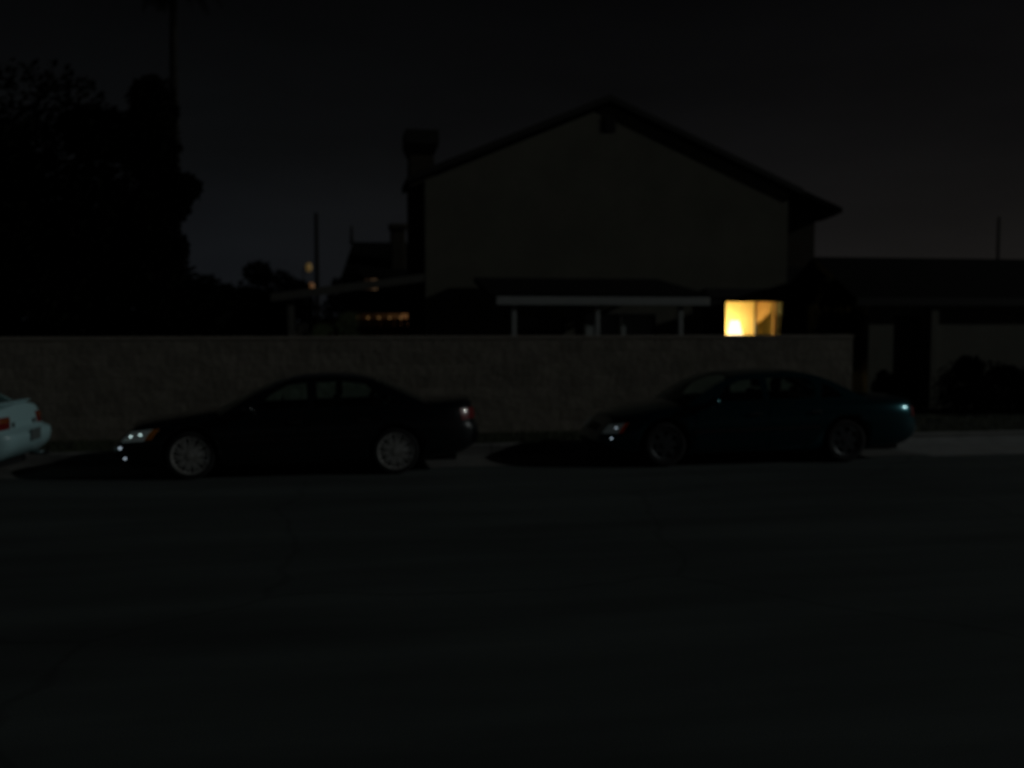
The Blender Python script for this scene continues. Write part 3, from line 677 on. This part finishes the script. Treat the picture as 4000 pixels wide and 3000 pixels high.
def build_wheel(parent, x, y, sg, r, kind, rimr):
    """wheel mesh is the tyre; rim is its sub-part"""
    bm = bmesh.new()
    lathe_y(bm, [(rimr-.01, -.08), (rimr+.02, -.098), (r-.03, -.10), (r-.008, -.085), (r, -.05), (r, .05), (r-.008, .085), (r-.03, .10), (rimr+.02, .098), (rimr-.01, .08), (rimr-.01, -.08)])
    wl = link('wheel', bm, M['rubber'], parent, smooth=True); wl.location = (x, y, r)
    m_ = M['rim_bright'] if kind == 'alloy' else M['rim_dark']
    bm = bmesh.new(); o = sg  # outward y sign
    lathe_y(bm, [(rimr+.008, .088*o), (rimr-.006, .094*o), (rimr-.022, .086*o), (rimr-.03, .05*o), (rimr-.035, -.07*o)])
    ns = 10 if kind == 'alloy' else 7
    for k in range(ns):
        a = 2*PI*k/ns+.15
        ca, sa = math.cos(a), math.sin(a)
        def P(rad, tt, yy): return (ca*rad-sa*tt, yy, sa*rad+ca*tt)
        w0, w1 = (.020, .013) if kind == 'alloy' else (.045, .030)
        if kind == 'alloy':
            for br in (-1, 1):   # split spokes
                hexa(bm, [P(.04, -w0+br*.004, .062*o), P(rimr-.02, -w1+br*.030, .072*o), P(rimr-.02, w1+br*.030, .072*o), P(.04, w0+br*.004, .062*o),
                          P(.04, -w0+br*.004, .088*o), P(rimr-.02, -w1+br*.030, .086*o), P(rimr-.02, w1+br*.030, .086*o), P(.04, w0+br*.004, .088*o)])
        else:
            hexa(bm, [P(.04, -w0, .062*o), P(rimr-.02, -w1-.012, .072*o), P(rimr-.02, w1+.012, .072*o), P(.04, w0, .062*o),
                      P(.04, -w0, .086*o), P(rimr-.02, -w1-.012, .084*o), P(rimr-.02, w1+.012, .084*o), P(.04, w0, .086*o)])
    tube(bm, (0, .05*o, 0), (0, .094*o, 0), .055, .045, n=20)
    rm = link('rim', bm, m_, wl, smooth=False)
    bm = bmesh.new(); tube(bm, (0, .0, 0), (0, .03*o, 0), rimr*.72, n=32); link('brake_disc', bm, M['rim_dark'], wl)
    return wl

def build_car(name, label, loc, rz, C, paint, wheel='alloy', tyre_r=.315, rimr=.235, opts=()):
    root = thing(name, label, 'car', loc, rz)
    P_ = M[paint]
    # ---- body shell
    vs = [0, .06, .14, .24, .34, .42, .50, .56, .64, .74, .84, .92, .97, 1.0]
    nth = 96; half = nth//2
    bm = bmesh.new(); rings = []
    ths = [2*PI*(i)/nth for i in range(nth)]
    # denser sampling at flat front/rear and sides via superellipse is fine
    for v in vs: rings.append([bm.verts.new(C.ring(t_, v)) for t_ in ths])
    for a, b in zip(rings, rings[1:]):
        for i in range(nth): bm.faces.new((a[i], a[(i+1)%nth], b[(i+1)%nth], b[i]))
    def crown(x, f):
        c = smooth_curve(C.crown, x)
        return c*(1-abs(f)**2.2)
    nf = 10
    top = rings[-1]; T = {}
    for i in range(0, half+1):
        a = top[i]; b = top[(nth-i) % nth]
        if a is b: T[i] = [a]*(nf+1); continue
        row = [a]
        for k in range(1, nf):
            f = 1-2*k/nf; p = a.co.lerp(b.co, k/nf); p.z += crown(p.x, f)
            row.append(bm.verts.new(p))
        row.append(b); T[i] = row
    cab0, cab1 = C.cab
    roofop = []
    for i in range(half):
        for k in range(nf):
            q = []
            for vv in (T[i][k], T[i+1][k], T[i+1][k+1], T[i][k+1]):
                if vv not in q: q.append(vv)
            if len(q) >= 3:
                f = bm.faces.new(q)
    for i in range(half):
        a, b = rings[0][i], rings[0][(nth-i) % nth]; c, d = rings[0][i+1], rings[0][(nth-i-1) % nth]
        q = []
        for vv in (a, b, d, c):
            if vv not in q: q.append(vv)
        if len(q) >= 3: bm.faces.new(q)
    bmesh.ops.recalc_face_normals(bm, faces=bm.faces)
    body = link('body', bm, [P_, M['plastic']], root, smooth=True)
    # wheel arches
    cb = bmesh.new()
    for x in (0, C.wb):
        for sg in (-1, 1):
            tube(cb, (x, sg*(C.W/2+.1), tyre_r+.01), (x, sg*(C.W/2-.27), tyre_r+.01), tyre_r+.055, n=40)
    bmesh.ops.recalc_face_normals(cb, faces=cb.faces)
    cut = link('cut', cb, M['plastic'])
    cut.parent = root
    md = body.modifiers.new('b', 'BOOLEAN'); md.object = cut; md.operation = 'DIFFERENCE'; md.solver = 'EXACT'
    bake(body); bpy.data.objects.remove(cut, do_unlink=True)
    b2 = bmesh.new(); b2.from_mesh(body.data)
    # arch linings dark; open the cabin
    dele = []
    for f in b2.faces:
        c = f.calc_center_median()
        for x in (0, C.wb):
            rr_ = math.hypot(c.x-x, c.z-tyre_r-.01)
            if rr_ < tyre_r+.058 and abs(c.y) < C.W/2-.02 and abs(c.y) > C.W/2-.30 and (abs(rr_-(tyre_r+.055)) < .01 or abs(abs(c.y)-(C.W/2-.27)) < .02): f.material_index = 1; f.smooth = False
        if f.normal.z > .7 and cab0+.12 < c.x < cab1-.12 and abs(c.y) < C.W/2*.72 and c.z > .6: dele.append(f)
    bmesh.ops.delete(b2, geom=dele, context='FACES')
    b2.to_mesh(body.data); b2.free()
    # ---- greenhouse
    zb = lambda x: smooth_curve(C.zsh, x)-.012
    def ys(x, z):
        u = abs((x-C.xc)/C.ar(1)); base = C.hw(1)*(1-min(.99, u)**C.n)**(1/C.n)-.012
        q = (z-zb(x)); return base - q*C.tumble - q*q*.12
    arc = C.roofline                              # (x, z) from windscreen base to rear glass base
    nR = 46
    line = []
    for i in range(nR+1):
        x = arc[0][0]+(arc[-1][0]-arc[0][0])*i/nR; line.append((x, smooth_curve(arc, x)))
    xs0, xs1 = C.roof_ends
    outline = line + [(x, zb(x)) for x in [arc[-1][0]-(arc[-1][0]-arc[0][0])*k/30 for k in range(1, 30)]]
    outline = [(x, max(z, zb(x))) for x, z in outline]
    def plate(name, loops, m_, off, thick):
        bmx = fill2d(loops); me_objs = []
        for sg in (-1, 1):
            b = bmx.copy()
            for v in b.verts: v.co = Vector((v.co.x, sg*(ys(v.co.x, v.co.z)+off), v.co.z))
            if sg > 0:
                for f in b.faces: f.normal_flip()
            me_objs.append(link(name, b, m_, root, smooth=False, solid=thick))
        bmx.free(); return me_objs
    for o_ in plate('side_frame', [outline]+[subdiv_loop(h, .07) for h in C.windows], P_, 0, .035): pass
    for h in C.windows:
        cx = sum(p[0] for p in h)/len(h); cz = sum(p[1] for p in h)/len(h)
        hh = [(cx+(x-cx)*1.02, cz+(z-cz)*1.03) for x, z in h]
        plate('side_window', [subdiv_loop(hh, .07)], M['glass'], -.012, .004)
    # roof skin between the two glasses
    nw = 12
    def span(x, z, f, cr): y = ys(x, z); return Vector((x, f*y, z+cr*(1-f*f)))
    bm = bmesh.new(); G = []
    for i in range(25):
        x = xs0+(xs1-xs0)*i/24; z = smooth_curve(arc, x)
        G.append([bm.verts.new(span(x, z-.001, -1+2*k/nw, .045)) for k in range(nw+1)])
    for a, b in zip(G, G[1:]):
        for k in range(nw): bm.faces.new((a[k], b[k], b[k+1], a[k+1]))
    bmesh.ops.recalc_face_normals(bm, faces=bm.faces)
    link('roof', bm, P_, root, smooth=True, solid=.02)
    def screen(nm, xa_, xb_, bul):
        bm = bmesh.new(); G = []
        for i in range(11):
            x = xa_+(xb_-xa_)*i/10; z = max(smooth_curve(arc, x), zb(x)+.004)
            row = []
            for k in range(nw+1):
                f = -.985+1.97*k/nw; p = span(x, z-.002, f, .042*(i/10)+.015*(1-i/10))
                p.x += bul*(1-f*f)*(1-i/10); row.append(bm.verts.new(p))
            G.append(row)
        for a, b in zip(G, G[1:]):
            for k in range(nw): bm.faces.new((a[k], b[k], b[k+1], a[k+1]))
        bmesh.ops.recalc_face_normals(bm, faces=bm.faces)
        return link(nm, bm, M['glass'], root, smooth=True)
    screen('windscreen', arc[0][0]+.02, xs0, -.14)
    screen('rear_window', arc[-1][0]-.02, xs1, .05)
    # ---- doors, mouldings, handles
    vt = .95
    for sg in (-1, 1):
        for nm, d0, d1 in C.doors:
            def fn(u, v, off, d0=d0, d1=d1, sg=sg):
                lo, hi = d0, d1
                if d1 > C.wb-.55:                      # rear door curves round the wheel arch
                    hi = d1 - max(0, .55-v)*.62
                x = lo+(hi-lo)*u
                return C.side(x, v, sg, off)
            d = link('door', patch(fn, 0, 1, .12, vt, 14, 10, .006), P_, root, smooth=True)
            xh = d1-.20
            p = C.side(xh, .80, sg, .012)
            hb = B(p.x-.09, p.x+.07, min(p.y, p.y+sg*.025), max(p.y, p.y+sg*.025), p.z-.018, p.z+.018)
            link('handle', hb, P_ if 'painted' in opts else M['plastic'], d, bev=.008)
        def fm(u, v, off, sg=sg): return C.side(u, v, sg, off)
        link('side_moulding', patch(fm, .42, C.wb-.42, .46, .52, 24, 1, .014, .01), M['plastic'] if paint != 'paint_white' else P_, root)
        # mirror
        xm = C.cab[0]+.42; zm = zb(xm)+.07; ym = ys(xm, zb(xm)+.02)
        bm = bmesh.new(); bmesh.ops.create_uvsphere(bm, u_segments=16, v_segments=10, radius=1, matrix=Matrix.Translation((xm, sg*(ym+.13), zm+.02)) @ Matrix.Diagonal((.075, .105, .065, 1)))
        box(bm, xm-.02, xm+.05, min(sg*ym, sg*(ym+.09)), max(sg*ym, sg*(ym+.09)), zm-.03, zm+.01)
        link('wing_mirror', bm, P_, root, smooth=True)
    # ---- lights and ends
    def front(a0, a1, v0, v1, off=.008, d=.03, nm='headlight', m_='reflector', sides=(-1, 1), par=None):
        res = []
        for sg in sides:
            # angle measured from the nose (pi) towards each flank
            def fn(u, v, o_, sg=sg): return C.ring(PI - sg*u, v, o_)
            res.append(link(nm, patch(fn, a0, a1, v0, v1, 10, 4, off, d), M[m_], par or root, smooth=True))
        return res
    def rear(a0, a1, v0, v1, off=.008, d=.03, nm='taillight', m_='red', sides=(-1, 1), par=None):
        res = []
        for sg in sides:
            def fn(u, v, o_, sg=sg): return C.ring(sg*u, v, o_)
            res.append(link(nm, patch(fn, a0, a1, v0, v1, 10, 4, off, d), M[m_], par or root, smooth=True))
        return res
    C.lights(front, rear, C, root)
    # plates, grille
    def ngrille(u, v, o_): return C.ring(PI-u, v, o_)
    g = link('grille', patch(ngrille, -.02, .02, .66, .86, 8, 3, .006, .03), M['plastic'], root)
    def np_(u, v, o_): return C.ring(u, v, o_)
    p = C.ring(0, C.plate_v); 
    link('number_plate', B(p.x+.004, p.x+.018, -.155, .155, p.z-.075, p.z+.075), M['plate'], root, bev=.004)
    # under-bumper lip and sill line
    bm = bmesh.new(); tube(bm, (C.wb+C.ro-.25, .45, .26), (C.wb+C.ro+.01, .45, .26), .03, n=12); link('exhaust_pipe', bm, M['chrome'], root, smooth=True)
    link('underside', B(-C.fo+.25, C.wb+C.ro-.35, -C.W/2+.30, C.W/2-.30, .15, .30), M['plastic'], root)
    # ---- wheels
    for x in (0, C.wb):
        for sg in (-1, 1): build_wheel(root, x, sg*(C.W/2-.125), sg, tyre_r, wheel, rimr)
    # ---- interior
    def seat(x, y, w_, nm='seat', top=1.02):
        bm = B((x-.28, x+.25, y-w_, y+w_, .38, .52))
        hexa(bm, [(x+.18,y-w_,.45),(x+.32,y-w_,.45),(x+.32,y+w_,.45),(x+.18,y+w_,.45),(x+.38,y-w_*.9,top),(x+.48,y-w_*.9,top),(x+.48,y+w_*.9,top),(x+.38,y+w_*.9,top)])
        s_ = link(nm, bm, M['seat'], root, bev=.03)
        for q in ([0] if w_ < .4 else [-.36, .36]):
            link('headrest', B(x+.40, x+.49, y+q-.12, y+q+.12, top+.03, top+.03+(.15 if w_ < .4 else .09)), M['seat'], s_, bev=.03)
    xs_ = C.cab[0]+1.15
    seat(xs_, -.36, .25); seat(xs_, .36, .25); seat(xs_+.66, 0, .58, 'rear_seat', .93)
    link('dashboard', B(C.cab[0]+.18, C.cab[0]+.62, -.66, .66, .62, C.z(C.cab[0]+.4, 1)-.02), M['plastic'], root, bev=.04)
    bm = bmesh.new(); sy = -.36
    for i in range(24):
        a, b = 2*PI*i/24, 2*PI*(i+1)/24
        tube(bm, (C.cab[0]+.78+.06*math.sin(a), sy+.18*math.cos(a), .88+.17*math.sin(a)), (C.cab[0]+.78+.06*math.sin(b), sy+.18*math.cos(b), .88+.17*math.sin(b)), .014, n=6)
    tube(bm, (C.cab[0]+.78, sy-.17, .88), (C.cab[0]+.78, sy+.17, .88), .014, n=6); tube(bm, (C.cab[0]+.55, sy, .80), (C.cab[0]+.78, sy, .88), .02, n=8)
    link('steering_wheel', bm, M['plastic'], root)
    return root

def domes(C, root, ang, v, rad, nm='bumper_glint', m_='glint', rear=False):  # small glowing domes added as painted glints on unlit cars
    for sg in (-1, 1):
        p = C.ring(sg*ang if rear else PI-sg*ang, v, .004)
        bm = bmesh.new(); bmesh.ops.create_uvsphere(bm, u_segments=18, v_segments=12, radius=1, matrix=Matrix.Translation(p) @ Matrix.Diagonal((rad, rad, rad*.8, 1)))
        link(nm, bm, M[m_], root, smooth=True)
# --- car 1: low black sedan with polished wheels
def lights1(front, rear, C, root):
    hs = front(.46, .905, .66, .93, nm='headlight', m_='reflector')
    front(.91, .99, .68, .92, nm='turn_signal', m_='amber')
    domes(C, root, .55, .48, .018, 'bumper_glint', 'glint_dim'); domes(C, root, .66, .17, .016, 'bumper_glint', 'glint_dim')
    domes(C, root, .62, .80, .016, 'headlight_glint', 'glint'); domes(C, root, .78, .83, .014, 'headlight_glint', 'glint')
    rear(.10, .70, .66, .88, nm='taillight', m_='red')
    def lip(u, v, o_): return C.ring(u, v, o_)
    link('rear_spoiler', patch(lip, -.95, .95, .955, 1.0, 24, 2, .02, .03), M['paint_black'], root, smooth=True)
fo, wb, ro = 1.06, 2.68, 1.21
C1 = Car(fo=fo, wb=wb, ro=ro, W=1.76, tumble=.32, plate_v=.72,
    shoulder=[(-fo, .60), (-fo+.3, .66), (-.2, .74), (.45, .82), (1.2, .87), (2.2, .90), (wb+.5, .935), (wb+ro-.1, .965), (wb+ro, .955)],
    crown=[(-fo, .01), (-fo+.25, .06), (.0, .08), (.5, .08), (wb+.3, .05), (wb+ro-.15, .045), (wb+ro, .01)],
    cab=(.34, wb+.42),
    roofline=[(.36, .82), (.62, .97), (.95, 1.15), (1.25, 1.27), (1.65, 1.315), (2.1, 1.31), (2.4, 1.255), (2.7, 1.14), (2.98, 1.01), (3.14, .935)],
    roof_ends=(1.22, 2.48),
    windows=[[(.80, .905), (1.52, .925), (1.50, 1.255), (1.28, 1.235), (1.05, 1.12)], [(1.62, .93), (2.36, .945), (2.44, 1.10), (2.28, 1.235), (2.0, 1.268), (1.60, 1.262)], [(2.45, .955), (2.74, .97), (2.60, 1.08), (2.53, 1.11)]],
    doors=[('d', .46, 1.56), ('d', 1.575, 2.46)], lights=lights1)
build_car('sedan', 'black sedan with bright multi-spoke alloy wheels, parked between the white and teal cars', (-1.88, 14.33, 0), 0, C1, 'paint_black', 'alloy', .318, .245)

# --- car 2: larger teal sedan
def lights2(front, rear, C, root):
    front(.22, .68, .64, .90, nm='headlight', m_='reflector_dim')
    front(.685, .76, .64, .89, nm='turn_signal', m_='amber_red')
    domes(C, root, .60, .48, .014, 'bumper_glint', 'glint_dim'); domes(C, root, .55, .80, .014, 'headlight_glint', 'glint_dim')
    rear(.12, .62, .62, .86, nm='taillight', m_='red_dim')
fo, wb, ro = .93, 2.78, 1.34
C2 = Car(fo=fo, wb=wb, ro=ro, W=1.80, box=6, tumble=.33, plate_v=.72,
    shoulder=[(-fo, .58), (-fo+.3, .66), (-.2, .75), (.45, .84), (1.2, .88), (2.2, .905), (wb+.5, .90), (wb+ro-.3, .895), (wb+ro, .87)],
    crown=[(-fo, .01), (-fo+.25, .06), (.0, .08), (.5, .08), (wb+.3, .055), (wb+ro-.2, .05), (wb+ro, .01)],
    cab=(.30, wb+.50),
    roofline=[(.32, .83), (.55, 1.0), (.82, 1.16), (1.12, 1.26), (1.6, 1.305), (2.15, 1.30), (2.5, 1.24), (2.8, 1.11), (3.05, .98), (3.18, .91)],
    roof_ends=(1.08, 2.5),
    windows=[[(.80, .92), (1.52, .935), (1.50, 1.245), (1.20, 1.22), (.96, 1.12)], [(1.62, .94), (2.32, .95), (2.36, 1.10), (2.28, 1.225), (2.0, 1.258), (1.60, 1.255)], [(2.42, .955), (2.78, .965), (2.66, 1.08), (2.48, 1.17)]],
    doors=[('d', .46, 1.56), ('d', 1.575, 2.50)], lights=lights2)
build_car('sedan', 'dark teal metallic sedan parked rightmost, before the lit house window', (4.62, 14.36, 0), 0, C2, 'paint_teal', 'cover', .32, .215)

# --- car 3: white sedan, only its tail in view
def lights3(front, rear, C, root):
    front(.035, .22, .64, .86); front(.225, .42, .64, .86, nm='turn_signal', m_='amber')
    for tl in rear(.06, .80, .60, .86, nm='taillight', m_='red'):
        pass
    for sg in (-1, 1):
        def fn(u, v, o_, sg=sg): return C.ring(sg*u, v, o_)
        link('indicator', patch(fn, .07, .62, .74, .83, 8, 2, .014, .02), M['orange_lens'], root, smooth=True)
        def f2(u, v, o_, sg=sg): return C.ring(sg*u, v, o_)
        link('reflector_light', patch(f2, .012, .035, .62, .72, 4, 2, .008, .01), M['chrome'], root)
    x = C.wb+C.ro; zt = C.z(x-.2, 1)
    link('rear_spoiler', B((x-.42, x-.28, -.60, .60, zt+.045, zt+.07), (x-.39, x-.32, -.56, -.44, zt-.02, zt+.045), (x-.39, x-.32, .44, .56, zt-.02, zt+.045)), M['paint_white'], root, bev=.015)
fo, wb, ro = .93, 2.62, 1.05
C3 = Car(fo=fo, wb=wb, ro=ro, W=1.72, box=8, step=.07, tailz=.35, tumble=.32, plate_v=.40,
    shoulder=[(-fo, .60), (-fo+.3, .66), (-.2, .75), (.45, .84), (1.2, .88), (2.2, .91), (wb+.5, .93), (wb+ro-.1, .93), (wb+ro, .91)],
    crown=C1.crown, cab=(.34, wb+.40), roofline=[(.36, .84), (.62, .99), (.95, 1.17), (1.25, 1.30), (1.65, 1.35), (2.1, 1.345), (2.45, 1.28), (2.8, 1.14), (3.05, 1.0), (3.2, .915)],
    roof_ends=(1.22, 2.48),
    windows=[[(.80, .92), (1.52, .94), (1.50, 1.285), (1.28, 1.265), (1.05, 1.14)], [(1.62, .945), (2.36, .955), (2.44, 1.12), (2.28, 1.26), (2.0, 1.298), (1.60, 1.292)]],
    doors=[('d', .46, 1.56), ('d', 1.575, 2.44)], lights=lights3)
a = R(-6)
tail = Vector((-3.97, 14.19, 0)); off = Vector((math.cos(a), math.sin(a), 0))*(wb+ro)
build_car('sedan', 'white sedan with a boot spoiler, cut off by the left picture edge', tuple(tail-off), a, C3, 'paint_white', 'cover', .31, .20, ('painted',))

# ------------------------------------------------------------------ render settings
sc.view_settings.view_transform = 'Standard'; sc.view_settings.look = 'None'; sc.view_settings.exposure = 0
sc.cycles.use_denoising = True
sc.cycles.max_bounces = 6; sc.cycles.transparent_max_bounces = 12
